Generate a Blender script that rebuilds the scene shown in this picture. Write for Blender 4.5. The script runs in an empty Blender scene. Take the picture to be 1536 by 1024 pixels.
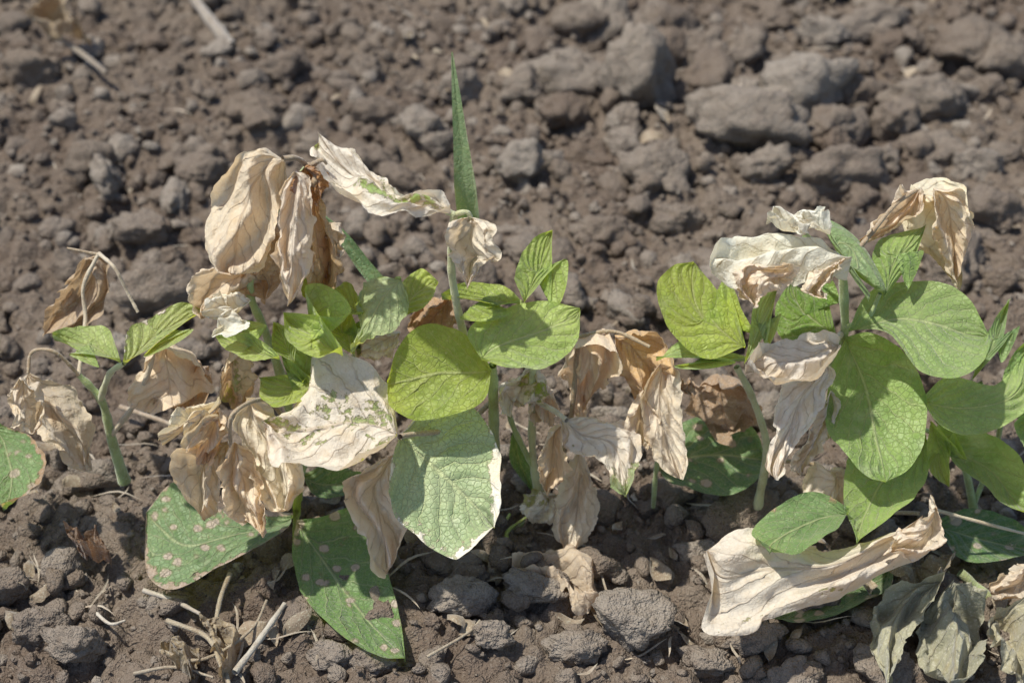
import bpy, math, random
import numpy as np
import bmesh
from mathutils import Vector
random.seed(7); RNG=np.random.default_rng(11)
scene=bpy.context.scene
scene.view_settings.view_transform='Standard'; scene.view_settings.look='None'; scene.view_settings.exposure=0
# ---------------------------------------------------------------- camera
A_,H_=0.788,0.760; PITCH=math.radians(38); FPX=2560.0
cam_d=bpy.data.cameras.new("camera"); cam=bpy.data.objects.new("camera",cam_d); scene.collection.objects.link(cam)
cam.location=(0,-A_,H_); cam.rotation_euler=(math.radians(90)-PITCH,0,0)
cam_d.lens=60; cam_d.sensor_width=36; cam_d.clip_start=0.02; cam_d.clip_end=500
cam_d.dof.use_dof=True; cam_d.dof.focus_distance=0.97; cam_d.dof.aperture_fstop=7.0
scene.camera=cam
CAM=np.array([0,-A_,H_]); FW=np.array([0,math.cos(PITCH),-math.sin(PITCH)]); UP=np.array([0,math.sin(PITCH),math.cos(PITCH)])
ZMIN=0.018
def W(px,py,d,zmin=ZMIN):
    """lay-out: sketch coordinates of the plant row -> world point standing at distance d behind the row line"""
    px=np.asarray(px,float);py=np.asarray(py,float);d=np.asarray(d,float)
    px,py,d=np.broadcast_arrays(px,py,d)
    r=np.stack([(px-768)/FPX,FW[1]+(512-py)/FPX*UP[1],FW[2]+(512-py)/FPX*UP[2]],-1)
    t=(d-CAM[1])/r[...,1]
    tz=(zmin-CAM[2])/r[...,2]
    t=np.where(t>tz,tz,t)
    return CAM+r*t[...,None]
def GP(px,py,h=0.0):
    r=np.array([(px-768)/FPX,FW[1]+(512-py)/FPX*UP[1],FW[2]+(512-py)/FPX*UP[2]])
    return CAM+r*((h-CAM[2])/r[2])
# ---------------------------------------------------------------- noise
def _h(ix,iy,iz,s):
    v=(ix.astype(np.int64)*374761393+iy.astype(np.int64)*668265263+iz.astype(np.int64)*2147483647+s*974711)&0xffffffff
    v=((v^(v>>13))*1274126177)&0xffffffff
    v=((v^(v>>16))*2246822519)&0xffffffff
    return ((v^(v>>15))&0xffffff)/float(0xffffff)
def vn(p,s=0):
    i=np.floor(p).astype(np.int64); f=p-i; f=f*f*f*(f*(f*6-15)+10)
    x,y,z=i[...,0],i[...,1],i[...,2]; r=0
    for a in(0,1):
        for b in(0,1):
            for c in(0,1):
                w=(f[...,0] if a else 1-f[...,0])*(f[...,1] if b else 1-f[...,1])*(f[...,2] if c else 1-f[...,2])
                r=r+w*_h(x+a,y+b,z+c,s)
    return r*2-1
def fbm(p,o=4,s=0):
    r=0;a=1;t=0
    for k in range(o):
        r=r+a*vn(p*(2.03**k)+k*17.3,s+k); t+=a; a*=.5
    return r/t*1.4
def worley(x,y,sc,s):
    X=x*sc;Y=y*sc; ix=np.floor(X).astype(np.int64); iy=np.floor(Y).astype(np.int64); z=np.zeros_like(ix)
    best=np.full(X.shape,-9.0)
    for a in(-1,0,1):
        for b in(-1,0,1):
            cx=ix+a;cy=iy+b
            jx=cx+_h(cx,cy,z,s); jy=cy+_h(cx,cy,z,s+1); hh=_h(cx,cy,z,s+2); rr=.45+.5*_h(cx,cy,z,s+3)
            d2=((X-jx)**2+(Y-jy)**2)/rr**2
            best=np.maximum(best,(.35+.65*hh)*(1-np.minimum(d2,1)**1.4))
    return np.maximum(best,0)
def ground_h(x,y):
    p=np.stack([x,y,np.zeros_like(x)],-1)
    wx=x+.008*fbm(p*40,3,31); wy=y+.008*fbm(p*40,3,47)
    near=np.exp(-((np.maximum(np.abs(x)-1.0,0))**2+np.maximum(np.abs(y-.4)-1.0,0)**2)/.5)
    h=.012*fbm(p*6,3,3)
    h=h+near*(.011*worley(wx,wy,34,5)+.008*worley(wx+3,wy,75,15)+.0036*worley(wx,wy+5,170,25)+.0028*fbm(p*150,3,9))
    return h-.009
# ---------------------------------------------------------------- node helpers
def mat_new(n):
    m=bpy.data.materials.new(n); m.use_nodes=True; nt=m.node_tree; nt.nodes.clear(); return m,nt
class N:
    def __init__(s,nt): s.nt=nt
    def n(s,t,**k):
        x=s.nt.nodes.new(t)
        for a,b in k.items(): setattr(x,a,b)
        return x
    def put(s,sock,v):
        if isinstance(v,bpy.types.NodeSocket): s.nt.links.new(v,sock)
        else: sock.default_value=v
    def m(s,op,a,b=0,c=0):
        x=s.n('ShaderNodeMath',operation=op); s.put(x.inputs[0],a); s.put(x.inputs[1],b)
        s.put(x.inputs[2],c); return x.outputs[0]
    def ss(s,v,a,b,o0=0.0,o1=1.0):
        x=s.n('ShaderNodeMapRange',interpolation_type='SMOOTHSTEP'); s.put(x.inputs[0],v); s.put(x.inputs[1],a); s.put(x.inputs[2],b); s.put(x.inputs[3],o0); s.put(x.inputs[4],o1); return x.outputs[0]
    def mix(s,f,a,b,bt='MIX'):
        x=s.n('ShaderNodeMix',data_type='RGBA',blend_type=bt); s.put(x.inputs[0],f); s.put(x.inputs[6],a); s.put(x.inputs[7],b); return x.outputs[2]
    def noise(s,vec,sc,det=3,rough=.55):
        x=s.n('ShaderNodeTexNoise'); s.nt.links.new(vec,x.inputs['Vector']); x.inputs['Scale'].default_value=sc; x.inputs['Detail'].default_value=det; x.inputs['Roughness'].default_value=rough; return x.outputs[0]
    def vor(s,vec,sc,feat='F1'):
        x=s.n('ShaderNodeTexVoronoi',feature=feat); s.nt.links.new(vec,x.inputs['Vector']); x.inputs['Scale'].default_value=sc; return x
    def attr(s,name): return s.n('ShaderNodeAttribute',attribute_name=name)
# ---------------------------------------------------------------- soil material
def soil_material():
    m,nt=mat_new("dry_clay_soil"); q=N(nt)
    geo=q.n('ShaderNodeNewGeometry').outputs['Position']
    n1=q.noise(geo,9,1); n2=q.noise(geo,90,3,.7); n3=q.noise(geo,520,2,.7)
    at=q.attr("ctint").outputs['Fac']
    c=q.mix(q.ss(n1,.35,.65),(.162,.124,.096,1),(.212,.171,.134,1))
    c=q.mix(q.ss(at,0.0,1.0),c,(.320,.280,.235,1))
    c=q.mix(q.ss(n2,.42,.7,0,.45),c,(.140,.104,.079,1))
    c=q.mix(q.ss(n3,.5,.75,0,.45),c,(.35,.31,.255,1))
    b=q.n('ShaderNodeBsdfPrincipled'); q.put(b.inputs['Base Color'],c); b.inputs['Roughness'].default_value=.95
    b.inputs['Specular IOR Level'].default_value=.12
    hgt=q.m('ADD',q.m('MULTIPLY',n2,1.5),q.m('MULTIPLY',n3,.7))
    bp=q.n('ShaderNodeBump'); bp.inputs['Strength'].default_value=1.0; bp.inputs['Distance'].default_value=.0048
    q.put(bp.inputs['Height'],hgt); nt.links.new(bp.outputs[0],b.inputs['Normal'])
    o=q.n('ShaderNodeOutputMaterial'); nt.links.new(b.outputs[0],o.inputs[0]); return m
SOIL=soil_material()
def leaf_material():
    m,nt=mat_new("soybean_leaf"); q=N(nt)
    geo=q.n('ShaderNodeNewGeometry').outputs['Position']
    uvn=q.n('ShaderNodeUVMap',uv_map="UVMap"); sp=q.n('ShaderNodeSeparateXYZ'); nt.links.new(uvn.outputs[0],sp.inputs[0])
    u=sp.outputs[0]; v=q.m('ABSOLUTE',sp.outputs[1])
    tint=q.attr("tint").outputs['Color']; dt=q.attr("dtint").outputs['Color']
    ms=q.n('ShaderNodeSeparateColor'); nt.links.new(q.attr("ms").outputs['Color'],ms.inputs[0])
    nlow=q.noise(geo,42,2,.6); nmid=q.noise(geo,150,3,.7); nhi=q.noise(geo,750,2,.6)
    t=q.m('ADD',q.m('SUBTRACT',q.m('MULTIPLY',u,7.0),q.m('MULTIPLY',q.m('POWER',v,.8),2.7)),q.m('ADD',q.m('MULTIPLY',q.m('SUBTRACT',nlow,.5),1.6),q.m('MULTIPLY',q.m('SUBTRACT',nmid,.5),.25)))
    fr=q.m('ABSOLUTE',q.m('SUBTRACT',q.m('FRACT',t),.5))
    lat=q.ss(fr,.008,.065,1,0); lat=q.m('MULTIPLY',lat,q.ss(v,.7,1.0,1,.1))
    mid=q.ss(v,.010,.05,1,0)
    ter=q.ss(q.vor(geo,300,'DISTANCE_TO_EDGE').outputs['Distance'],.0,.09,1,0)
    vein=q.m('MAXIMUM',mid,q.m('MULTIPLY',lat,.75)); vein2=q.m('MAXIMUM',vein,q.m('MULTIPLY',ter,.25)); vein3=q.m('MAXIMUM',vein,q.m('MULTIPLY',ter,.10))
    g=q.mix(q.ss(nlow,.3,.7,0,.8),tint,q.mix(1.0,tint,(.64,.74,.60,1),'MULTIPLY'))
    g=q.mix(q.ss(nmid,.45,.8,0,.5),g,q.mix(.5,tint,(.54,.62,.26,1)))
    g=q.mix(q.ss(nlow,.60,.74,0,.33),g,(.62,.67,.46,1))
    g=q.mix(q.ss(nhi,.58,.72,0,.4),g,(.64,.67,.46,1))
    g=q.mix(q.m('MULTIPLY',vein2,.5),g,(.62,.66,.36,1))
    dk=q.mix(1.0,dt,(.84,.72,.56,1),'MULTIPLY')
    d=q.mix(q.ss(nmid,.46,.74,0,.45),dt,dk)
    d=q.mix(q.ss(nlow,.54,.80,0,.55),d,q.mix(1.0,dt,(.94,.80,.57,1),'MULTIPLY'))
    d=q.mix(q.ss(nhi,.50,.75,0,.35),d,(.88,.85,.78,1))
    d=q.mix(q.m('MULTIPLY',vein3,.42),d,q.mix(1.0,dt,(.54,.42,.30,1),'MULTIPLY'))
    spn=q.vor(geo,98).outputs['Distance']; spn=q.m('ADD',spn,q.m('ADD',q.m('MULTIPLY',q.m('SUBTRACT',nmid,.5),.5),q.m('MULTIPLY',q.m('SUBTRACT',nlow,.5),.7)))
    spot=q.m('MULTIPLY',q.ss(spn,.20,.28,1,0),ms.outputs[1])
    spr=q.m('MULTIPLY',q.ss(spn,.28,.36,1,0),ms.outputs[1])
    msk=q.ss(q.m('ADD',ms.outputs[0],q.m('MULTIPLY',q.m('SUBTRACT',nmid,.5),.9)),.46,.56)
    rim=q.m('MULTIPLY',q.m('MULTIPLY',msk,q.m('SUBTRACT',1.0,msk)),3.2)
    c=q.mix(msk,g,d); c=q.mix(q.m('MINIMUM',rim,.5),c,(.32,.27,.13,1))
    c=q.mix(q.m('MULTIPLY',spr,.5),c,(.28,.24,.12,1)); c=q.mix(q.m('MULTIPLY',spot,.9),c,(.60,.50,.40,1))
    b=q.n('ShaderNodeBsdfPrincipled'); q.put(b.inputs['Base Color'],c)
    q.put(b.inputs['Roughness'],q.ss(msk,0,1,.46,.8)); b.inputs['Specular IOR Level'].default_value=.4
    b.inputs['Sheen Weight'].default_value=.3; b.inputs['Sheen Roughness'].default_value=.5
    hg=q.m('ADD',q.m('MULTIPLY',vein,-.65),q.m('ADD',q.m('MULTIPLY',ter,q.ss(msk,0,1,-.3,-.10)),q.m('MULTIPLY',nmid,q.ss(msk,0,1,.7,1.3))))
    hg=q.m('ADD',hg,q.m('MULTIPLY',q.ss(fr,0,.5),.55))
    bp=q.n('ShaderNodeBump'); bp.inputs['Strength'].default_value=.8; bp.inputs['Distance'].default_value=.0018
    q.put(bp.inputs['Height'],hg); nt.links.new(bp.outputs[0],b.inputs['Normal'])
    tr=q.n('ShaderNodeBsdfTranslucent'); q.put(tr.inputs[0],q.mix(1.0,c,q.mix(msk,(1.9,1.65,.5,1),(1.14,.99,.78,1)),'MULTIPLY'))
    mx=q.n('ShaderNodeMixShader'); q.put(mx.inputs[0],ms.outputs[2]); nt.links.new(b.outputs[0],mx.inputs[1]); nt.links.new(tr.outputs[0],mx.inputs[2])
    o=q.n('ShaderNodeOutputMaterial'); nt.links.new(mx.outputs[0],o.inputs[0]); return m
LEAF=leaf_material()
def stem_material():
    m,nt=mat_new("plant_stem"); q=N(nt)
    geo=q.n('ShaderNodeNewGeometry').outputs['Position']; tint=q.attr("tint").outputs['Color']
    n1=q.noise(geo,90,3,.6); n2=q.noise(geo,900,2,.6)
    c=q.mix(q.ss(n1,.4,.7,0,.6),tint,q.mix(1.0,tint,(.6,.5,.4,1),'MULTIPLY'))
    c=q.mix(q.ss(n2,.5,.7,0,.4),c,(.55,.55,.42,1))
    b=q.n('ShaderNodeBsdfPrincipled'); q.put(b.inputs['Base Color'],c); b.inputs['Roughness'].default_value=.6
    b.inputs['Sheen Weight'].default_value=.4
    bp=q.n('ShaderNodeBump'); bp.inputs['Strength'].default_value=.6; bp.inputs['Distance'].default_value=.001
    q.put(bp.inputs['Height'],q.m('ADD',n1,n2)); nt.links.new(bp.outputs[0],b.inputs['Normal'])
    o=q.n('ShaderNodeOutputMaterial'); nt.links.new(b.outputs[0],o.inputs[0]); return m
STEM=stem_material()
# ---------------------------------------------------------------- mesh helper
def mk(name,V,F,mat,attrs=None,uv=None,parent=None):
    V=np.asarray(V,np.float32); F=np.asarray(F,np.int32); k=F.shape[1]
    me=bpy.data.meshes.new(name); me.vertices.add(len(V)); me.vertices.foreach_set('co',V.ravel())
    me.loops.add(F.size); me.loops.foreach_set('vertex_index',F.ravel())
    me.polygons.add(len(F)); me.polygons.foreach_set('loop_start',np.arange(0,F.size,k,dtype=np.int32))
    me.polygons.foreach_set('use_smooth',np.ones(len(F),bool))
    me.update(calc_edges=True)
    if uv is not None:
        l=me.uv_layers.new(name="UVMap"); l.data.foreach_set('uv',np.asarray(uv,np.float32)[F.ravel()].ravel())
    for an,av in (attrs or {}).items():
        av=np.asarray(av,np.float32)
        if av.ndim==1: a=me.attributes.new(an,'FLOAT','POINT'); a.data.foreach_set('value',av)
        else: a=me.attributes.new(an,'FLOAT_COLOR','POINT'); a.data.foreach_set('color',np.concatenate([av,np.ones((len(av),1),np.float32)],1).ravel())
    me.materials.append(mat); ob=bpy.data.objects.new(name,me); scene.collection.objects.link(ob)
    if parent is not None: ob.parent=parent; ob.matrix_parent_inverse=parent.matrix_world.inverted()
    return ob
# ---------------------------------------------------------------- ground
def axis(lo,hi,step,far):
    c=np.arange(lo,hi+1e-9,step); e=[];s=step;x=hi
    while x<far: s*=1.28; x+=s; e.append(x)
    e=np.array(e); f=[];s=step;x=lo
    while x>-far: s*=1.28; x-=s; f.append(x)
    return np.concatenate([np.array(f)[::-1],c,e])
gx=axis(-.68,.68,.0024,60); gy=axis(-.30,.98,.0024,60)
X,Y=np.meshgrid(gx,gy); Z=ground_h(X,Y); nx,ny=len(gx),len(gy)
idx=np.arange(nx*ny).reshape(ny,nx)
F=np.stack([idx[:-1,:-1],idx[:-1,1:],idx[1:,1:],idx[1:,:-1]],-1).reshape(-1,4)
mk("soil_ground",np.stack([X,Y,Z],-1).reshape(-1,3),F,SOIL,{"ctint":np.full(nx*ny,.05)})
# ---------------------------------------------------------------- clods
def ico(sub):
    bm=bmesh.new(); bmesh.ops.create_icosphere(bm,subdivisions=sub,radius=1)
    V=np.array([v.co[:] for v in bm.verts]); F=np.array([[v.index for v in f.verts] for f in bm.faces]); bm.free(); return V,F
def protos(sub,n,seed):
    V,F=ico(sub); r=np.random.default_rng(seed); out=[]
    V=V/np.linalg.norm(V,axis=1)[:,None]
    for k in range(n):
        m=9
        pn=r.normal(size=(m,3)); pn/=np.linalg.norm(pn,axis=1)[:,None]; pd=r.uniform(.5,1.0,m)
        Vw=V+.14*np.stack([fbm(V*2.5+k*3.3+j*7,2,seed+j) for j in range(3)],-1)
        dots=np.maximum(Vw@pn.T,0)/pd
        rad=((dots**20).sum(1)+.03)**(-1/20.)
        rad*=1+.16*fbm(V*1.7+k*9.1,2,seed)+.12*fbm(V*4.5+k*5,3,seed+7)
        if sub>=3: rad*=1-.11*np.maximum(0,1-3.5*np.abs(fbm(V*2.6+k*3,2,seed+17)))
        if sub>=4: rad*=1+.05*fbm(V*11+k*3,3,seed+17)
        out.append(V*rad[:,None])
    return out,F
PR={s:protos(s,n,100+s) for s,n in((4,16),(3,18),(2,16),(1,10))}
cv,cf,ct=[],[],[]; off=0
def add_clod(lv,c,s,rot,tint):
    global off
    P,F=PR[lv]; V=P[RNG.integers(len(P))]
    a,b,g=rot
    Ra=np.array([[math.cos(a),-math.sin(a),0],[math.sin(a),math.cos(a),0],[0,0,1]])
    Rb=np.array([[1,0,0],[0,math.cos(b),-math.sin(b)],[0,math.sin(b),math.cos(b)]])
    Rg=np.array([[math.cos(g),-math.sin(g),0],[math.sin(g),math.cos(g),0],[0,0,1]])
    V=(V@Rg.T)@(Rb.T); V=(V*np.array(s))@Ra.T+np.array(c)
    cv.append(V); cf.append(F+off); ct.append(np.full(len(V),tint)); off+=len(V)
def scatter(lv,n,r0,r1,pw=2.0,dens=None,sink=.25):
    xs=[];ys=[]
    while len(xs)<n:
        x=RNG.uniform(-.72,.72); y=RNG.uniform(-.32,1.05)
        if dens is not None and RNG.random()>dens(x,y): continue
        xs.append(x);ys.append(y)
    hs=ground_h(np.array(xs),np.array(ys))
    for x,y,h in zip(xs,ys,hs):
        r=r0+(r1-r0)*RNG.random()**pw
        sx,sy,sz=r*RNG.uniform(.8,1.4),r*RNG.uniform(.75,1.1),r*RNG.uniform(.6,1.0)
        add_clod(lv,(x,y,h+sz*sink),(sx,sy,sz),(RNG.uniform(0,6.28),RNG.uniform(0,6.28),RNG.uniform(0,6.28)),float(np.clip(RNG.normal(.3,.27),0,1)))
dl=lambda x,y: (1.0 if (x>0.0 and y>.22) else .3) if y>.1 else .08
scatter(4,170,.014,.029,1.5,dl,.4)
scatter(3,1350,.006,.016,1.6,lambda x,y:1 if y>.1 else .5,.4)
scatter(2,5200,.0030,.0085,1.7,None,.4)
scatter(1,15000,.0013,.0036,1.6,None,.5)
for (px,py,w,h,t) in [(842,108,150,72,.6),(942,140,95,130,.6),(1215,152,130,98,1.),(1110,215,140,88,.6),(790,265,64,56,.9),(828,246,52,46,.7),(780,140,80,70,.4),
    (1050,75,80,80,.4),(1310,45,90,60,.5),(1395,160,110,65,.4),(1335,190,70,80,.3),(1455,245,70,62,.7),(1255,268,110,70,.4),(880,40,80,55,.3),(985,60,60,70,.4),
    (60,110,90,60,.2),(225,355,90,50,.35),(235,435,100,80,.3),(130,250,90,60,.2),(300,270,80,50,.3),(1228,60,70,50,.8),(1490,100,90,70,.3),(1150,270,70,55,.5),
    (945,950,105,85,.75),(795,905,90,60,.65),(60,950,85,55,.4),(115,985,95,55,.5),(690,920,80,65,.7),(1060,985,90,50,.5),(1130,960,80,45,.4),(870,980,80,40,.6),(1180,1010,90,45,.5),(560,1010,80,40,.5),(495,1000,60,40,.6),
    (20,890,80,50,.3),(740,985,50,40,.6),(650,1000,50,40,.5),(1480,330,90,60,.3),(560,180,80,50,.3),(420,110,70,50,.3),(900,360,90,50,.3),(1010,340,90,60,.3),(545,250,70,50,.2)]:
    p=GP(px,py+h*.15,0.0); dist=np.dot(p-CAM,FW); m=dist/FPX
    r=w*m/2; rz=h*m/2
    gh=float(ground_h(np.array([p[0]]),np.array([p[1]]))[0])
    add_clod(4,(p[0],p[1],gh+rz*.5),(r*1.15,max(rz,r*.65)*1.05,rz*1.15),(RNG.uniform(-.4,.4),RNG.uniform(0,6.28),RNG.uniform(0,6.28)),t)
mk("soil_clods",np.concatenate(cv),np.concatenate(cf),SOIL,{"ctint":np.concatenate(ct)})
# ---------------------------------------------------------------- leaves
def cr_spline(P,n):
    P=np.asarray(P,float); Q=np.vstack([2*P[0]-P[1],P,2*P[-1]-P[-2]]); out=[]
    for i in range(len(P)-1):
        p0,p1,p2,p3=Q[i:i+4]; t=np.linspace(0,1,24,endpoint=False)[:,None]
        out.append(.5*((2*p1)+(-p0+p2)*t+(2*p0-5*p1+4*p2-p3)*t*t+(-p0+3*p1-3*p2+p3)*t**3))
    out=np.vstack(out+[P[-1:]]); s=np.r_[0,np.cumsum(np.linalg.norm(np.diff(out,axis=0),axis=1))]; s/=s[-1]
    q=np.linspace(0,1,n); return np.stack([np.interp(q,s,out[:,k]) for k in range(out.shape[1])],-1)
GREEN=(.27,.38,.08); YGREEN=(.38,.48,.10); BGREEN=(.21,.34,.14); DGREEN=(.12,.22,.08); PALEG=(.40,.48,.29)
TAN=(.80,.68,.51); PALE=(.88,.82,.70); GOLD=(.74,.54,.29); BROWN=(.50,.34,.20); OLIVE=(.38,.38,.20)
lc=[0]
def plant(name,px,py):
    e=bpy.data.objects.new(name,None); e.empty_display_size=.02; scene.collection.objects.link(e)
    e.location=Vector(GP(px,py,0)); bpy.context.view_layer.update(); return e
def leaf(par,name,base,left,tip,right,d=0.,k=.25,kx=0.,dead=0.,edge=0.,tipd=0.,spots=0.,col=GREEN,dcol=TAN,cr=None,cup=0.,bow=0.,tr=None,mid=None,fv=1.5,zmin=ZMIN,curl=None):
    lc[0]+=1; s=lc[0]*13; nu,nv=72,45
    isd=dead>.5
    if cr is None: cr=.0055 if isd else .0016
    if tr is None: tr=.35 if isd else .38
    if curl is None: curl=.007 if isd else .0015
    if isd: cr=cr*1.15
    Lp=cr_spline([base]+left+[tip],nu); Rp=cr_spline([base]+right+[tip],nu)
    Mp=cr_spline([base]+mid+[tip],nu) if mid else (Lp+Rp)/2
    U,Vv=np.meshgrid(np.linspace(0,1,nu),np.linspace(-1,1,nv),indexing='ij'); a=np.abs(Vv)[...,None]
    P=np.where(Vv[...,None]<0,Mp[:,None]*(1-a)+Lp[:,None]*a,Mp[:,None]*(1-a)+Rp[:,None]*a)
    n3=lambda f,g=None,o=3,ss=0: fbm(np.stack([U*f,Vv*(g or f)*.5,np.full_like(U,s*.37)],-1),o,s+ss)
    wob=(7.0 if isd else (4.5 if (edge>.5 or tipd>.3) else 1.2))
    P=P+wob*np.stack([n3(12,6,3,1),n3(12,6,3,2)],-1)*(a**2)*np.sin(np.pi*np.clip(U,0,1))[...,None]**.5
    cx,cy=P[...,0].mean(),P[...,1].mean()
    D=d+(cy-P[...,1])*k*1e-3+(P[...,0]-cx)*kx*1e-3
    G=W(P[...,0],P[...,1],D,zmin)
    du=np.gradient(G,axis=0);dv=np.gradient(G,axis=1); nn=np.cross(du,dv).reshape(-1,3).sum(0); nn/=np.linalg.norm(nn)
    if np.dot(nn,CAM-G.reshape(-1,3).mean(0))<0: nn=-nn
    t1=np.array([1.,0,0]); env=np.clip(U*4,0,1)
    if isd:
        f1=np.sin(2*np.pi*(fv*Vv*.5+.6*n3(2,1.2,2,3))+s)
        rd=1-2.4*np.abs(n3(2.6,2.4,2,4)); rd2=1-2*np.abs(n3(6,5,2,5))
        disp=cr*(.85*f1+.5*n3(2.2,2.5,2,6)+.5*rd+.18*rd2)*env
    else:
        t=U*7.0-np.abs(Vv)**.8*2.7
        disp=cr*(1.4*n3(2.0,1.8,2,6)+.8*a[...,0]*np.sin(8*U+s))*env+.0028*a[...,0]
        disp=disp+(.0003+.0002*n3(3,3,2,31))*np.cos(2*np.pi*t)*np.sin(np.pi*np.clip(np.abs(Vv),0,1))*env
    ed=np.clip((np.abs(Vv)-.6)/.4,0,1)**2
    disp=disp+cup*Vv**2+bow*np.sin(np.pi*U)+curl*ed*(n3(3,1,2,21)+.35)*2
    if edge>.5 or tipd>.35: disp=disp+.004*n3(9,5,2,41)*np.clip((np.maximum(np.abs(Vv),U)-.7)/.3,0,1)
    G=G+disp[...,None]*nn+(cr*.35*n3(5,5,3,8)*env*a[...,0])[...,None]*t1
    if zmin>0: G[...,2]=np.maximum(G[...,2],zmin*.55)
    dm=dead+edge*np.clip((np.abs(Vv)-.55)/.45,0,1)+tipd*np.clip((U-.6)/.4,0,1)
    if 0<dead<1.2 or edge or tipd: dm=dm+.28*n3(2.5,2.5,3,11)
    ms=np.stack([np.clip(dm,0,1.6),np.full_like(U,spots),np.full_like(U,tr)],-1).reshape(-1,3)
    n=nu*nv; jit=1+.10*(random.random()-.5)*2
    dcc=np.array(dcol)
    if dcc.mean()>.5: dcc=dcc*.66+np.array((.90,.85,.75))*.34
    tcc=np.array(col)*np.array((1.12,1.10,.98))
    tc=np.tile(tcc*jit,(n,1)); dc=np.tile(np.minimum(dcc*jit*1.03,.90),(n,1))
    idx=np.arange(n).reshape(nu,nv); F=np.stack([idx[:-1,:-1],idx[:-1,1:],idx[1:,1:],idx[1:,:-1]],-1).reshape(-1,4)
    return mk(name,G.reshape(-1,3),F,LEAF,{"tint":tc,"dtint":dc,"ms":ms},np.stack([U,Vv],-1).reshape(-1,2),par)
def tube(par,name,pts,r,col=(.25,.33,.12),r1=None,world=False,zmin=-.01):
    C=cr_spline(pts,14*max(2,len(pts)-1)); G=C if world else W(C[:,0],C[:,1],C[:,2],zmin)
    r1=r if r1 is None else r1; n=len(G); m=10
    T=np.gradient(G,axis=0); T/=np.linalg.norm(T,axis=1)[:,None]+1e-12
    ref=np.array([.3,.9,.2]); A=np.cross(T,ref); A/=np.linalg.norm(A,axis=1)[:,None]+1e-12; B=np.cross(T,A)
    an=np.linspace(0,2*np.pi,m,endpoint=False)
    R=np.linspace(r,r1,n)*.00039*(1+.16*fbm(np.stack([np.arange(n)*.35,np.zeros(n),np.full(n,pts[0][0])],-1),2,5))
    V=G[:,None]+R[:,None,None]*(np.cos(an)[None,:,None]*A[:,None]+np.sin(an)[None,:,None]*B[:,None])
    idx=np.arange(n*m).reshape(n,m); nx_=np.roll(idx,-1,axis=1)
    F=np.stack([idx[:-1],nx_[:-1],nx_[1:],idx[1:]],-1).reshape(-1,4)
    return mk(name,V.reshape(-1,3),F,STEM,{"tint":np.tile(col,(n*m,1))},None,par)
SG=(.36,.45,.18); SP=(.52,.54,.30); SD=(.55,.47,.34); SB=(.34,.25,.15)
# ======== plant A : small plant at the far left
A=plant("soybean_plant",185,720)
tube(A,"stem",[(187,722,.0),(168,660,.0),(152,600,.0),(118,562,.0)],10,SG,5,)
tube(A,"branch_1",[(165,655,0),(200,608,-.005),(222,560,-.01),(232,520,-.01)],5,SD,4)
tube(A,"petiole_1",[(150,600,0),(165,560,-.01),(186,545,-.015)],6,SP,4)
tube(A,"petiole_2",[(150,605,0),(120,565,0),(82,528,.0),(48,528,0),(42,560,-.01)],3.5,SB,2.5)
tube(A,"petiole_3",[(118,562,.0),(128,480,.03),(125,430,.04),(148,380,.05)],3.2,SD,3)
tube(A,"petiole_4",[(148,380,.05),(172,402,.04),(192,440,.035),(207,468,.03)],3,SD,2.5)
tube(A,"petiole_5",[(148,382,.05),(100,372,.05)],3,SB,2)
leaf(A,"leaf_1",(182,545),[(165,503),(125,495)],(82,512),[(105,538),(150,553)],d=-.02,k=.5,col=(.38,.48,.18),edge=.2)
leaf(A,"leaf_2",(186,548),[(198,500),(245,473),(280,462)],(303,470),[(290,500),(260,526),(218,545)],d=-.02,k=.5,col=(.40,.48,.18),dead=.15,edge=.3,dcol=PALE)
leaf(A,"leaf_3",(240,510),[(215,545),(190,600)],(230,608),[(285,525),(315,585),(275,598)],d=-.01,k=.1,dead=1.3,dcol=(.74,.57,.36),cr=.007)
leaf(A,"leaf_4",(42,560),[(25,580),(30,610),(75,665)],(135,705),[(100,590),(135,640)],d=-.02,k=.2,dead=1.3,dcol=(.70,.55,.34),cr=.007)
leaf(A,"leaf_5",(128,385),[(105,410),(85,455)],(70,492),[(160,390),(165,440),(115,492)],d=.05,k=.1,dead=1.3,dcol=(.52,.40,.26),cr=.008)
leaf(A,"leaf_6",(262,515),[(245,550),(265,600)],(290,600),[(300,530),(318,580)],d=.01,k=.0,dead=1.3,dcol=(.58,.42,.26),cr=.007)
leaf(A,"leaf_7",(-10,640),[(-40,700)],(5,765),[(45,655),(72,700),(50,742)],d=-.02,k=.5,col=BGREEN,edge=.6,spots=.8,dcol=BROWN)
leaf(A,"leaf_8",(30,565),[(15,590),(35,620)],(55,640),[(55,570),(70,610)],d=-.03,k=.1,dead=1.3,dcol=(.72,.6,.42),cr=.007)
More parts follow.
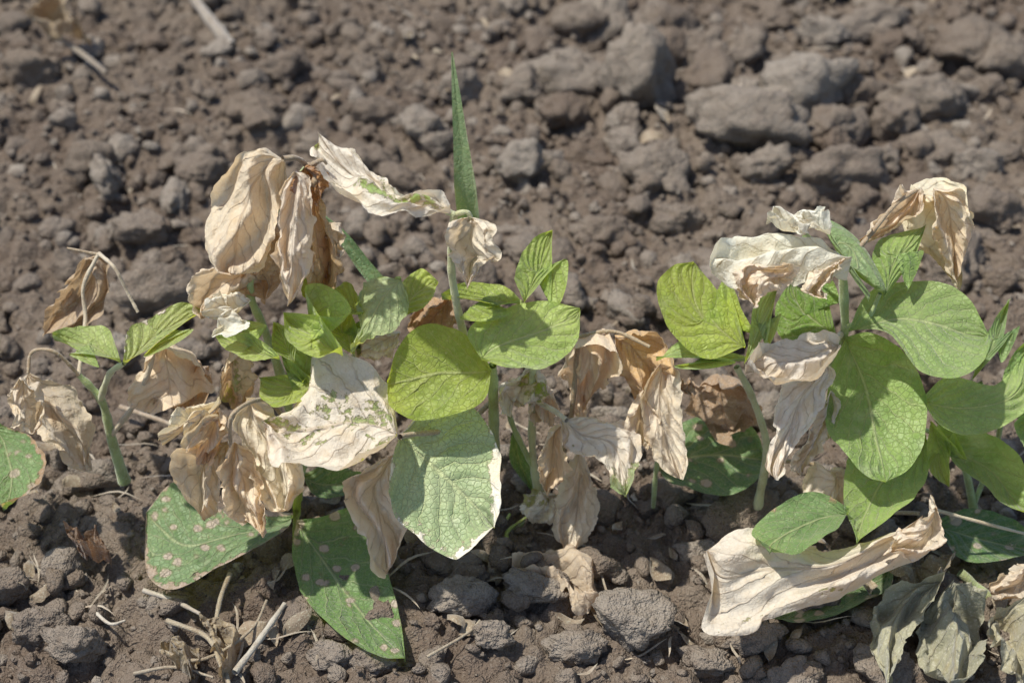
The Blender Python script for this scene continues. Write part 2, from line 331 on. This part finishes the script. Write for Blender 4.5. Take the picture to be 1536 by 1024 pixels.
# ======== plant B : left main plant
B=plant("soybean_plant",448,800)
tube(B,"stem",[(440,815,.0),(447,740,.0),(440,650,.0),(420,560,.005),(395,490,.01),(375,430,.01),(400,340,.02),(440,280,.015),(462,250,.01)],9,SG,5)
tube(B,"branch_1",[(447,720,0),(480,640,0),(520,560,.0),(540,520,0)],6,SG,5)
tube(B,"petiole_1",[(462,250,.01),(445,238,.0),(424,238,-.005)],4,SB,4)
tube(B,"petiole_2",[(462,250,.01),(475,262,.0),(468,280,-.005)],6,SB,4)
tube(B,"petiole_3",[(440,650,0),(400,600,-.03),(350,620,-.06),(345,665,-.06)],3.5,SB,3)
tube(B,"petiole_4",[(462,252,.01),(482,240,.0),(490,246,0)],5,SB,2)
leaf(B,"dead_leaf_1",(425,240),[(388,221),(350,240),(325,285),(308,310),(303,370),(318,402)],(352,412),[(428,262),(416,315),(412,370),(385,408)],d=.0,k=.2,dead=1.3,dcol=(.86,.71,.47),cr=.006,cup=-.008,fv=2)
leaf(B,"dead_leaf_2",(442,256),[(420,290),(412,350),(417,420)],(432,457),[(466,268),(470,330),(464,390),(450,430)],d=-.02,k=.15,dead=1.3,dcol=(.84,.72,.55),cr=.005,cup=-.009)
leaf(B,"dead_leaf_3",(468,252),[(455,300),(458,380)],(480,428),[(484,285),(500,340),(514,400),(500,425)],d=.015,k=0,dead=1.3,dcol=(.70,.50,.26),cr=.008)
leaf(B,"dead_leaf_4",(458,248),[(440,270),(448,290)],(478,300),[(480,248),(492,275)],d=.0,k=.1,dead=1.3,dcol=(.52,.29,.12),cr=.005)
leaf(B,"dead_leaf_5",(378,395),[(345,395),(300,405),(290,445)],(308,475),[(392,425),(360,455)],d=.01,k=.2,dead=1.3,dcol=(.72,.58,.38),cr=.008)
leaf(B,"dead_leaf_6",(376,452),[(350,438),(322,450)],(303,470),[(320,502),(345,503),(374,485)],d=-.01,k=.4,dead=1.3,dcol=PALE,cr=.003,curl=.002)
leaf(B,"dead_leaf_7",(480,340),[(470,370),(472,400)],(495,425),[(510,345),(516,385)],d=.02,k=0,dead=1.3,dcol=(.76,.62,.42),cr=.007)
leaf(B,"dead_leaf_8",(395,330),[(365,360),(365,410)],(405,430),[(425,350),(425,400)],d=.02,k=0,dead=1.3,dcol=(.64,.45,.25),cr=.007)
leaf(B,"leaf_1",(482,462),[(455,445)],(460,410),[(492,435)],d=.01,k=.3,col=YGREEN)
leaf(B,"leaf_2",(602,418),[(565,410),(537,435),(538,490)],(526,525),[(612,450),(592,490),(555,506)],d=-.01,k=.45,col=PALEG,tipd=.4,dcol=PALE,cup=-.006)
leaf(B,"leaf_3",(605,480),[(600,432),(630,412)],(657,428),[(645,460)],d=.01,k=.5,col=YGREEN)
leaf(B,"leaf_4",(548,478),[(525,433)],(492,450),[(508,478)],d=.0,k=.5,col=YGREEN)
leaf(B,"leaf_5",(515,535),[(475,550),(435,527)],(428,482),[(460,452),(505,453),(526,490)],d=-.02,k=.4,col=(.40,.51,.14),cup=.008)
leaf(B,"leaf_6",(532,535),[(488,510),(486,472)],(520,455),[(550,478),(546,515)],d=-.008,k=.4,col=YGREEN)
leaf(B,"leaf_7",(420,540),[(380,549),(343,534)],(324,506),[(360,489),(402,500)],d=-.02,k=.5,col=(.42,.53,.18))
leaf(B,"leaf_8",(442,545),[(410,525)],(412,486),[(445,500)],d=-.015,k=.3,col=YGREEN)
leaf(B,"leaf_8b",(455,575),[(430,540),(450,500)],(485,488),[(498,520),(480,560)],d=-.01,k=.3,col=(.4,.52,.16))
leaf(B,"leaf_9",(488,590),[(430,620),(394,602)],(389,568),[(418,528),(462,520),(495,550)],d=-.025,k=.45,col=YGREEN,tipd=.3,edge=.1)
leaf(B,"dead_leaf_9",(596,652),[(590,595),(552,558),(515,545),(475,530),(468,575),(440,608)],(396,640),[(568,685),(520,712),(460,707),(412,702)],d=-.055,k=.42,dead=.68,dcol=(.85,.76,.62),col=(.38,.44,.20),cr=.0045,mid=[(540,630),(470,640)])
leaf(B,"dead_leaf_10",(332,604),[(290,608),(262,640)],(241,662),[(270,672),(300,640),(328,625)],d=-.06,k=.4,dead=1.3,dcol=(.86,.73,.52),cr=.005)
leaf(B,"dead_leaf_11",(345,662),[(300,672),(266,690),(272,735)],(305,780),[(342,690),(333,735),(325,762)],d=-.06,k=.3,dead=1.3,dcol=(.86,.72,.49),cr=.006)
leaf(B,"dead_leaf_12",(352,662),[(336,705),(352,765)],(398,800),[(384,680),(398,745)],d=-.065,k=.2,dead=1.3,dcol=(.84,.68,.45),cr=.006)
leaf(B,"dead_leaf_13",(372,600),[(350,640),(375,700),(400,765)],(428,765),[(400,610),(442,660),(456,720)],d=-.05,k=.3,dead=1.3,dcol=(.86,.74,.55),cr=.006)
leaf(B,"dead_leaf_14",(345,525),[(330,560),(335,590)],(356,606),[(374,540),(380,585)],d=.0,k=0,dead=.6,col=OLIVE,dcol=GOLD,cr=.006)
leaf(B,"dead_leaf_15",(330,610),[(300,640),(285,680)],(310,690),[(340,630),(335,670)],d=-.055,k=.1,dead=1.3,dcol=(.78,.60,.36),cr=.007)
leaf(B,"leaf_10",(440,775),[(380,765),(310,758),(262,727)],(220,770),[(425,802),(330,852),(262,890),(222,862)],d=-.045,k=.45,col=(.24,.37,.19),spots=1.,edge=.5,dead=.16,dcol=(.60,.48,.37),cr=.002)
leaf(B,"leaf_11",(446,786),[(440,840),(460,905),(515,962),(570,990)],(608,990),[(480,782),(528,768),(560,790),(580,860),(602,935)],d=-.08,k=.45,col=(.20,.34,.12),spots=1.,edge=.25,dcol=(.58,.47,.36),cr=.002,mid=[(490,850),(550,930)])
leaf(B,"leaf_12",(450,712),[(475,745),(520,745)],(548,715),[(500,702)],d=.0,k=.5,col=DGREEN)
leaf(B,"leaf_13",(440,810),[(452,770)],(455,712),[(440,760)],d=-.01,k=0,col=YGREEN)
# ======== plant C
C=plant("soybean_plant",735,810)
tube(C,"stem",[(738,820,.0),(742,720,.0),(740,600,-.01),(738,548,-.012)],9,SG,8)
tube(C,"branch_1",[(738,560,-.01),(700,510,.0),(682,440,.0),(676,380,0),(681,322,0)],6,SP,5.5)
tube(C,"petiole_1",[(681,322,0),(660,312,0),(640,310,-.002)],5,SP,3)
tube(C,"petiole_2",[(681,322,0),(700,318,0),(708,330,0)],4,SP,3)
tube(C,"petiole_3",[(740,600,0),(690,640,-.03),(612,652,-.055),(600,655,-.06)],4,SB,4)
tube(C,"petiole_4",[(738,550,-.01),(765,490,.01),(782,450,.02)],4,SG,4)
leaf(C,"dead_leaf_1",(676,318),[(655,291),(600,290),(562,255),(530,220),(498,202)],(478,206),[(630,316),(600,322),(560,328),(520,300),(490,282),(466,228)],d=-.01,k=.4,dead=.70,tipd=-.1,col=(.38,.50,.20),dcol=(.85,.79,.67),cr=.0045,mid=[(640,306),(585,300),(545,268),(505,235)],cup=-.006)
leaf(C,"dead_leaf_2",(704,325),[(680,332),(668,362),(688,405)],(702,432),[(738,335),(742,365),(757,390),(725,392)],d=-.01,k=.2,dead=1.3,dcol=(.84,.74,.57),cr=.008)
leaf(C,"dead_leaf_3",(680,440),[(640,450),(610,480)],(640,500),[(690,470),(670,500)],d=.03,k=.1,dead=1.3,dcol=(.5,.34,.2),cr=.008)
leaf(C,"dead_leaf_4",(600,500),[(560,490),(530,510)],(535,535),[(590,530),(560,542)],d=.0,k=.2,dead=1.3,dcol=PALE,cr=.006)
leaf(C,"leaf_1",(737,556),[(716,520),(680,495),(640,490),(600,518)],(581,575),[(728,600),(690,622),(625,632),(585,610)],d=-.03,k=.32,col=YGREEN,tr=.5)
leaf(C,"leaf_2",(722,542),[(702,502),(735,472),(800,456)],(870,470),[(760,557),(820,552),(864,517)],d=-.02,k=.45,col=(.35,.46,.14))
leaf(C,"leaf_3",(786,455),[(772,412),(798,362)],(828,348),[(846,390),(850,430),(828,464)],d=.015,k=.3,col=(.35,.46,.13))
leaf(C,"leaf_4",(780,456),[(750,434),(700,431)],(663,450),[(690,476),(730,483),(766,470)],d=.0,k=.5,col=YGREEN)
leaf(C,"leaf_5",(600,655),[(640,614),(700,607),(738,650),(753,738)],(742,792),[(588,700),(590,765),(625,802),(684,838)],d=-.065,k=.3,col=(.38,.46,.29),edge=.62,tipd=.5,dcol=PALE,mid=[(640,690),(700,745)],cr=.003,tr=.2)
leaf(C,"dead_leaf_5",(592,680),[(555,700),(514,725),(545,790),(560,840)],(582,856),[(600,720),(608,780),(600,830)],d=-.055,k=.2,dead=1.3,dcol=(.84,.71,.57),cr=.006)
# ======== plant D : centre, mostly dead
D=plant("soybean_plant",830,835)
tube(D,"stem",[(832,850,-.02),(815,770,-.01),(800,690,0),(798,600,0),(800,550,0)],7,SP,6)
tube(D,"branch_1",[(805,710,0),(770,640,.0),(760,600,.0)],5,SG,4)
tube(D,"branch_2",[(810,750,0),(850,660,0),(865,540,.01),(865,505,.01)],5,SB,4)
tube(D,"branch_3",[(980,760,.0),(985,700,0),(1000,650,.0)],4,SG,4)
tube(D,"petiole_1",[(865,505,.01),(920,497,.01),(975,520,.0)],3,SB,3)
tube(D,"petiole_2",[(800,600,0),(830,615,-.02),(850,630,-.03)],4,SD,4)
tube(D,"petiole_3",[(815,770,-.01),(780,790,-.01),(735,830,-.02)],5,SG,3)
tube(D,"shoot_1",[(775,830,-.03),(760,800,-.02),(790,775,-.01)],4,YGREEN,2)
tube(D,"shoot_2",[(640,870,-.04),(630,830,-.03),(620,790,-.02)],4,DGREEN,2)
tube(D,"shoot_3",[(740,860,-.04),(750,800,-.02),(765,770,-.01)],4,YGREEN,2)
leaf(D,"dead_leaf_1",(862,505),[(845,550),(848,600)],(875,607),[(925,500),(918,555),(895,590)],d=.01,k=0,dead=1.3,dcol=(.72,.54,.34),cr=.008)
leaf(D,"dead_leaf_2",(922,502),[(925,555),(955,592)],(985,585),[(965,498),(1002,520),(1005,560)],d=.01,k=.1,dead=1.3,dcol=(.66,.46,.24),cr=.007)
leaf(D,"dead_leaf_3",(990,545),[(960,585),(965,640),(990,700)],(1020,718),[(1018,560),(1018,620),(1030,680)],d=-.02,k=.25,dead=1.3,dcol=(.84,.71,.51),cr=.004)
leaf(D,"dead_leaf_4",(965,585),[(938,620),(945,655)],(965,662),[(985,620)],d=-.01,k=.1,dead=1.3,dcol=(.76,.62,.43),cr=.006)
leaf(D,"dead_leaf_5",(1075,560),[(1040,580),(1035,630)],(1090,640),[(1115,570),(1135,620)],d=.03,k=.1,dead=1.3,dcol=(.48,.34,.22),cr=.008)
leaf(D,"dead_leaf_6",(842,628),[(848,668),(888,690),(918,725)],(938,743),[(885,627),(935,632),(960,650),(955,705)],d=-.035,k=.35,dead=.85,tipd=-.6,col=PALEG,dcol=(.84,.76,.63),cr=.004,cup=-.006)
leaf(D,"dead_leaf_7",(842,638),[(814,652),(806,700)],(820,740),[(850,690)],d=-.03,k=.1,dead=1.3,dcol=GOLD,cr=.006)
leaf(D,"dead_leaf_8",(868,678),[(840,735),(830,790)],(848,829),[(892,720),(897,775),(868,825)],d=-.03,k=.2,dead=1.3,dcol=(.86,.72,.52),cr=.006,cup=-.012)
leaf(D,"dead_leaf_9",(835,742),[(800,735),(780,765)],(800,785),[(840,780)],d=-.02,k=.3,dead=.7,col=OLIVE,dcol=PALE,cr=.006)
leaf(D,"dead_leaf_10",(800,550),[(765,552),(752,580)],(770,602),[(825,575),(800,600)],d=.0,k=.1,dead=.75,col=YGREEN,dcol=PALE,cr=.008)
leaf(D,"dead_leaf_10b",(800,580),[(800,620)],(830,640),[(838,600)],d=.0,k=.1,dead=.8,col=OLIVE,dcol=TAN,cr=.008)
leaf(D,"leaf_1",(985,705),[(1018,640),(1080,623),(1130,650)],(1147,692),[(1010,732),(1080,746),(1132,728)],d=.01,k=.5,col=(.14,.25,.11),spots=1.,dcol=BROWN,edge=.2)
leaf(D,"leaf_2",(770,640),[(765,690)],(800,740),[(790,680)],d=.02,k=.3,col=DGREEN)
leaf(D,"fallen_leaf",(768,852),[(800,836),(850,833),(882,850)],(897,908),[(790,872),(828,880),(865,918)],d=-.06,k=.5,dead=1.3,dcol=(.62,.51,.37),cr=.008)
leaf(D,"dead_leaf_11",(1000,545),[(1030,570)],(1045,590),[(1000,580)],d=.02,k=.1,dead=1.3,dcol=BROWN,cr=.006)
# ======== plant E : right plant
E=plant("soybean_plant",1128,800)
tube(E,"stem",[(1126,808,-.01),(1140,740,-.01),(1150,670,.0),(1130,600,.0),(1105,550,.0)],8,SP,5)
tube(E,"branch_1",[(1150,680,.0),(1210,620,.01),(1262,520,.01),(1266,450,.01),(1262,392,.01)],8,SG,7)
tube(E,"petiole_1",[(1262,392,.01),(1290,370,.02),(1340,310,.04),(1375,285,.05)],4,SB,3)
tube(E,"petiole_2",[(1266,490,.01),(1300,480,.0),(1320,440,.0)],4,SG,3)
tube(E,"petiole_3",[(1262,515,.01),(1320,580,.01),(1390,600,-.01)],5,SG,4)
tube(E,"petiole_4",[(1262,540,.01),(1340,620,.02),(1400,650,.0)],5,SG,4)
tube(E,"petiole_5",[(1262,500,.01),(1250,515,-.01),(1235,520,-.02)],5,SD,4)
tube(E,"petiole_6",[(1150,690,0),(1230,700,.0),(1300,760,-.02),(1380,770,-.03)],4,SB,4)
leaf(E,"leaf_1",(1117,522),[(1060,540),(1008,505),(984,440),(1005,405)],(1040,396),[(1088,408),(1112,460),(1127,500)],d=.0,k=.33,col=YGREEN,tr=.5)
leaf(E,"leaf_2",(1115,548),[(1124,505),(1130,460)],(1166,430),[(1172,470),(1148,525)],d=-.01,k=.3,col=(.38,.49,.2))
leaf(E,"leaf_3",(1120,542),[(1080,532),(1020,522)],(984,540),[(1010,556),(1060,562),(1100,553)],d=-.01,k=.6,col=(.32,.44,.19))
leaf(E,"leaf_4",(1252,503),[(1175,516),(1164,460)],(1185,425),[(1235,415),(1254,460)],d=.02,k=.35,col=(.19,.32,.06))
leaf(E,"dead_leaf_1",(1278,385),[(1235,362),(1200,345),(1130,350),(1085,372)],(1068,396),[(1245,402),(1200,400),(1150,420),(1105,425)],d=-.01,k=.5,dead=1.3,dcol=(.88,.81,.69),cr=.006,cup=-.012,mid=[(1200,372),(1120,385)])
leaf(E,"dead_leaf_2",(1245,352),[(1222,325),(1165,318)],(1150,330),[(1180,346),(1215,360)],d=.0,k=.5,dead=1.3,dcol=(.88,.81,.69),cr=.005)
leaf(E,"dead_leaf_3",(1185,395),[(1110,400),(1103,430)],(1132,461),[(1195,412),(1160,436)],d=-.03,k=.2,dead=1.3,dcol=(.86,.75,.58),cr=.006)
leaf(E,"dead_leaf_4",(1268,388),[(1218,408),(1202,438)],(1232,446),[(1252,412)],d=-.02,k=.2,dead=1.3,dcol=(.84,.73,.56),cr=.005)
leaf(E,"leaf_5",(1306,442),[(1280,402),(1232,372)],(1206,346),[(1232,328),(1282,345),(1316,390),(1324,428)],d=.01,k=.45,col=(.27,.39,.20),cup=-.01)
leaf(E,"leaf_6",(1328,442),[(1308,400),(1322,358)],(1388,338),[(1385,375),(1362,432)],d=.02,k=.35,col=(.28,.41,.13),cup=-.006)
leaf(E,"dead_leaf_5",(1380,284),[(1345,292),(1312,335)],(1288,362),[(1375,325),(1340,347)],d=.045,k=.3,dead=1.3,dcol=(.80,.67,.48),cr=.006)
leaf(E,"dead_leaf_6",(1376,284),[(1352,320),(1372,365),(1408,392)],(1436,432),[(1440,275),(1458,340),(1448,400)],d=.05,k=.15,dead=1.3,dcol=(.82,.67,.43),cr=.008,cup=-.010)
leaf(E,"dead_leaf_7",(1400,282),[(1395,320),(1405,360)],(1430,420),[(1442,285),(1455,330),(1450,380)],d=.04,k=.1,dead=1.3,dcol=(.76,.61,.37),cr=.007)
leaf(E,"leaf_7",(1272,498),[(1300,450),(1360,429),(1440,447)],(1482,502),[(1330,508),(1380,562),(1430,577),(1472,548)],d=-.01,k=.5,col=(.30,.42,.16),mid=[(1350,480),(1430,495)],cr=.0027)
leaf(E,"leaf_8",(1268,508),[(1245,560),(1238,640),(1268,690),(1298,720)],(1328,725),[(1305,503),(1355,532),(1384,595),(1382,660),(1362,705)],d=-.03,k=.35,col=(.29,.42,.14),mid=[(1300,580),(1315,660)],cr=.0027)
leaf(E,"leaf_9",(1388,660),[(1330,690),(1275,690),(1265,760)],(1285,818),[(1394,700),(1372,752),(1320,795)],d=-.055,k=.62,col=(.27,.40,.11))
leaf(E,"dead_leaf_8",(1258,516),[(1205,505),(1150,520)],(1118,556),[(1250,550),(1200,575),(1160,582)],d=-.035,k=.45,dead=1.3,dcol=(.87,.78,.66),cr=.004)
leaf(E,"dead_leaf_9",(1238,545),[(1180,575),(1160,640),(1148,700)],(1162,719),[(1250,565),(1215,640),(1182,685)],d=-.04,k=.25,dead=1.3,dcol=(.87,.79,.68),cr=.005)
leaf(E,"dead_leaf_10",(1246,585),[(1215,640),(1186,700)],(1200,712),[(1256,605),(1238,650)],d=-.035,k=.2,dead=1.3,dcol=(.85,.74,.58),cr=.005)
leaf(E,"dead_leaf_11",(1385,772),[(1350,792),(1300,803),(1240,812),(1180,800),(1110,793)],(1058,828),[(1412,812),(1345,850),(1250,900),(1160,922),(1112,952),(1052,945),(1068,880)],d=-.105,k=.32,dead=.86,col=(.42,.42,.22),dcol=(.86,.76,.60),cr=.0065,cup=-.018,mid=[(1330,812),(1240,852),(1150,850),(1085,865)],fv=1.5,zmin=.012)
leaf(E,"leaf_10",(1272,772),[(1220,748),(1160,765),(1128,800)],(1155,830),[(1250,805),(1200,832)],d=-.095,k=.5,col=BGREEN,edge=.3,dcol=BROWN)
leaf(E,"dead_leaf_12",(1272,705),[(1225,700),(1208,735)],(1212,780),[(1280,750),(1255,785)],d=-.03,k=.2,dead=1.3,dcol=(.84,.69,.54),cr=.006)
leaf(E,"leaf_11",(1338,852),[(1270,850),(1200,880)],(1140,925),[(1330,895),(1260,928),(1190,938)],d=-.03,k=.6,col=DGREEN,spots=1.,dcol=BROWN,zmin=.010)
leaf(E,"dead_leaf_13",(1395,742),[(1380,780),(1340,800)],(1330,830),[(1412,800),(1380,835)],d=-.10,k=.3,dead=1.3,dcol=(.85,.73,.55),cr=.006)
# ======== plant F : right edge
Fp=plant("soybean_plant",1470,830)
tube(Fp,"stem",[(1476,850,-.02),(1460,760,.0),(1440,680,.0),(1395,610,.0)],8,SG,6)
tube(Fp,"branch_1",[(1460,760,.0),(1500,640,.01),(1470,575,.01)],5,SG,4)
leaf(Fp,"leaf_1",(1383,598),[(1420,570),(1490,576),(1528,540)],(1550,500),[(1400,635),(1440,658),(1500,642),(1550,600)],d=-.02,k=.4,col=(.36,.48,.19),cr=.003)
leaf(Fp,"leaf_2",(1455,572),[(1468,530),(1490,480)],(1512,450),[(1528,490),(1500,545)],d=.02,k=.3,col=(.25,.38,.18))
leaf(Fp,"leaf_3",(1395,632),[(1388,670),(1396,712)],(1422,730),[(1445,690),(1425,652)],d=-.025,k=.3,col=(.40,.5,.15))
leaf(Fp,"leaf_4",(1400,650),[(1450,655),(1510,680)],(1560,780),[(1420,700),(1470,735),(1510,775)],d=-.03,k=.4,col=(.34,.46,.18),cup=.008,cr=.003)
leaf(Fp,"leaf_5",(1560,600),[(1520,640)],(1540,690),[(1580,660)],d=-.03,k=.4,col=(.28,.42,.14))
leaf(Fp,"leaf_6",(1545,505),[(1520,530),(1500,570)],(1520,600),[(1560,560)],d=.0,k=.3,col=(.22,.36,.14))
leaf(Fp,"leaf_7",(1400,790),[(1450,770),(1520,790)],(1560,830),[(1440,840),(1500,850)],d=-.01,k=.6,col=DGREEN,spots=1.,dead=.2)
# ======== wilted weed, lower right
Wd=plant("wilted_weed",1440,900)
tube(Wd,"stem",[(1440,858,-.06),(1490,900,-.07),(1550,945,-.09)],7,(.38,.45,.2),7)
tube(Wd,"stem_2",[(1395,762,-.05),(1460,780,-.05),(1545,802,-.05)],3,SD,2.5)
OL=(.38,.37,.25)
leaf(Wd,"leaf_1",(1410,872),[(1345,878),(1308,925),(1312,975)],(1330,1030),[(1395,905),(1362,960)],d=-.10,k=.2,dead=1.3,dcol=OL,cr=.007,tr=.2)
leaf(Wd,"leaf_2",(1430,872),[(1392,915),(1385,985)],(1425,1035),[(1465,890),(1478,960),(1460,1010)],d=-.105,k=.2,dead=1.3,dcol=OL,cr=.008,tr=.2)
leaf(Wd,"leaf_3",(1490,930),[(1478,970)],(1530,1030),[(1550,920),(1560,990)],d=-.11,k=.2,dead=1.3,dcol=(.40,.37,.24),cr=.008,tr=.2)
leaf(Wd,"leaf_4",(1560,835),[(1520,850),(1485,880)],(1495,900),[(1550,890)],d=-.08,k=.3,dead=1.3,dcol=(.76,.64,.47),cr=.007)
leaf(Wd,"leaf_5",(1380,840),[(1330,850),(1340,880)],(1400,890),[(1430,850)],d=-.05,k=.5,dead=1.2,dcol=(.28,.23,.15),cr=.008,tr=.2)
# ======== grass blades
def blade(name,pts,col):
    C=cr_spline([p[:3] for p in pts],40)
    wv=np.interp(np.linspace(0,1,40),np.linspace(0,1,len(pts)),[p[3] for p in pts])
    G=W(C[:,0],C[:,1],C[:,2]); T=np.gradient(G,axis=0); T/=np.linalg.norm(T,axis=1)[:,None]
    S=np.cross(T,np.array([0,-1,.3])); S/=np.linalg.norm(S,axis=1)[:,None]; Nn=np.cross(S,T)
    vs=np.linspace(-1,1,9); V=G[:,None]+S[:,None]*(vs[None,:,None]*wv[:,None,None]*.00045)+Nn[:,None]*((vs**2)[None,:,None]*wv[:,None,None]*.00018)
    n=40*9; idx=np.arange(n).reshape(40,9); F=np.stack([idx[:-1,:-1],idx[:-1,1:],idx[1:,1:],idx[1:,:-1]],-1).reshape(-1,4)
    U=np.tile(np.linspace(0,.01,40)[:,None],(1,9)); Vv=np.tile(.2+np.abs(vs[None])*.3,(40,1))
    return mk(name,V.reshape(-1,3),F,LEAF,{"tint":np.tile(col,(n,1)),"dtint":np.tile(TAN,(n,1)),"ms":np.tile((0,0,.3),(n,1))},np.stack([U,Vv],-1).reshape(-1,2))
blade("grass_blade",[(705,345,.10,15),(698,280,.10,15),(690,200,.11,10),(683,130,.12,6),(678,78,.13,1)],(.26,.36,.20))
blade("grass_blade",[(570,425,.05,11),(545,395,.055,10),(515,355,.06,8),(482,322,.07,3)],(.20,.33,.18))
# ======== leaf litter and straw flecks in the soil (one mesh)
lv,lf,lt,lo=[],[],[],0
for i in range(420):
    near=i<230
    x=RNG.uniform(-.45,.45) if near else RNG.uniform(-.6,.6); y=RNG.uniform(-.12,.07) if near else RNG.uniform(-.15,.95)
    straw=RNG.random()<.45
    L=RNG.uniform(.006,.020) if straw else RNG.uniform(.004,.011); Ww=RNG.uniform(.0004,.0010) if straw else L*RNG.uniform(.3,.6)
    a=RNG.uniform(0,6.28); h=float(ground_h(np.array([x]),np.array([y]))[0])+RNG.uniform(.004,.010)
    uu,vv=np.meshgrid(np.linspace(-1,1,7),np.linspace(-1,1,4),indexing='ij')
    wv=(1-np.abs(uu)**2.2)+.05; ph=RNG.uniform(0,6,3)
    lx=uu*L; ly=vv*wv*Ww+ .15*L*np.sin(uu*2+ph[0]); lz=(.25*L*np.sin(uu*2.5+ph[1])+.5*Ww*np.sin(vv*2+ph[2]+uu))*(1 if not straw else .5)+uu*L*RNG.uniform(-.3,.3)
    G=np.stack([x+lx*math.cos(a)-ly*math.sin(a),y+lx*math.sin(a)+ly*math.cos(a),h+lz],-1).reshape(-1,3)
    idx=np.arange(28).reshape(7,4); F=np.stack([idx[:-1,:-1],idx[:-1,1:],idx[1:,1:],idx[1:,:-1]],-1).reshape(-1,4)
    c=np.array((.42,.35,.26) if straw else (.30,.23,.15))*RNG.uniform(.6,1.1)
    lv.append(G); lf.append(F+lo); lt.append(np.tile(c,(28,1))); lo+=28
mk("plant_litter",np.concatenate(lv),np.concatenate(lf),STEM,{"tint":np.concatenate(lt)})
# ======== dry debris
St=plant("dry_plant_debris",300,960)
def stick(n,pts,r,col,r1=None,h=.012):
    P=[tuple(GP(a,b,h)) for a,b in pts]; return tube(St,n,P,r,col,r1,world=True)
stick("stick_1",[(352,1008),(385,965),(427,905)],5.5,(.45,.41,.34),4,.020)
stick("stick_2",[(215,885),(260,900),(300,920)],4,(.40,.35,.28),3,.016)
stick("stick_3",[(140,915),(165,935),(188,930)],3,(.50,.45,.37),2,.017)
stick("stick_4",[(250,930),(310,955),(335,1000),(345,1030)],4,(.33,.27,.18),3,.018)
stick("stick_5",[(345,860),(330,900),(322,960),(335,1010)],4,(.30,.24,.15),3,.020)
stick("stick_6",[(240,975),(290,990),(335,975),(380,940),(400,900)],3,(.30,.24,.16),2,.020)
stick("stick_7",[(200,1010),(260,1000),(320,1015)],3,(.34,.28,.2),2,.016)
stick("stick_8",[(285,-10),(315,30),(348,70)],12,(.27,.22,.17),14,.015)
stick("stick_9",[(70,45),(115,75),(160,110)],8,(.22,.17,.12),6,.02)
stick("stick_10",[(180,610),(240,630),(290,650)],5,(.36,.28,.2),3,.02)
stick("stick_11",[(1110,130),(1118,165)],6,(.6,.5,.4),4,.03)
stick("stick_12",[(640,985),(700,950),(720,930)],2.5,(.34,.28,.2),2,.02)
leaf(St,"dry_leaf_1",(300,930),[(320,960)],(335,1020),[(360,950),(350,1000)],d=-.12,k=.5,dead=1.3,dcol=(.40,.32,.2),cr=.007)
leaf(St,"dry_leaf_2",(40,20),[(60,50)],(125,50),[(90,0)],d=.60,k=.7,dead=1.3,dcol=(.45,.35,.22),cr=.012)
leaf(St,"dry_leaf_3",(100,800),[(120,830)],(165,835),[(150,805)],d=-.05,k=.5,dead=1.3,dcol=(.3,.18,.1),cr=.007)
leaf(St,"dry_leaf_4",(255,960),[(240,985)],(290,1020),[(300,975)],d=-.12,k=.5,dead=1.3,dcol=(.38,.30,.18),cr=.007)
# ---------------------------------------------------------------- light
sd=Vector((-.38,.00,.87)).normalized()
sun=bpy.data.lights.new("sun",'SUN'); sun.energy=4.9; sun.angle=math.radians(1.2); sun.color=(1,.95,.85)
so=bpy.data.objects.new("sun",sun); scene.collection.objects.link(so); so.rotation_euler=sd.to_track_quat('Z','Y').to_euler(); so.location=(0,0,3)
w=bpy.data.worlds.new("World"); scene.world=w; w.use_nodes=True; nt=w.node_tree
sk=nt.nodes.new('ShaderNodeTexSky'); sk.sky_type='NISHITA'; sk.sun_disc=False; sk.sun_elevation=math.asin(sd.z); sk.sun_rotation=math.atan2(sd.x,sd.y)
nt.links.new(sk.outputs[0],nt.nodes['Background'].inputs[0]); nt.nodes['Background'].inputs[1].default_value=.14
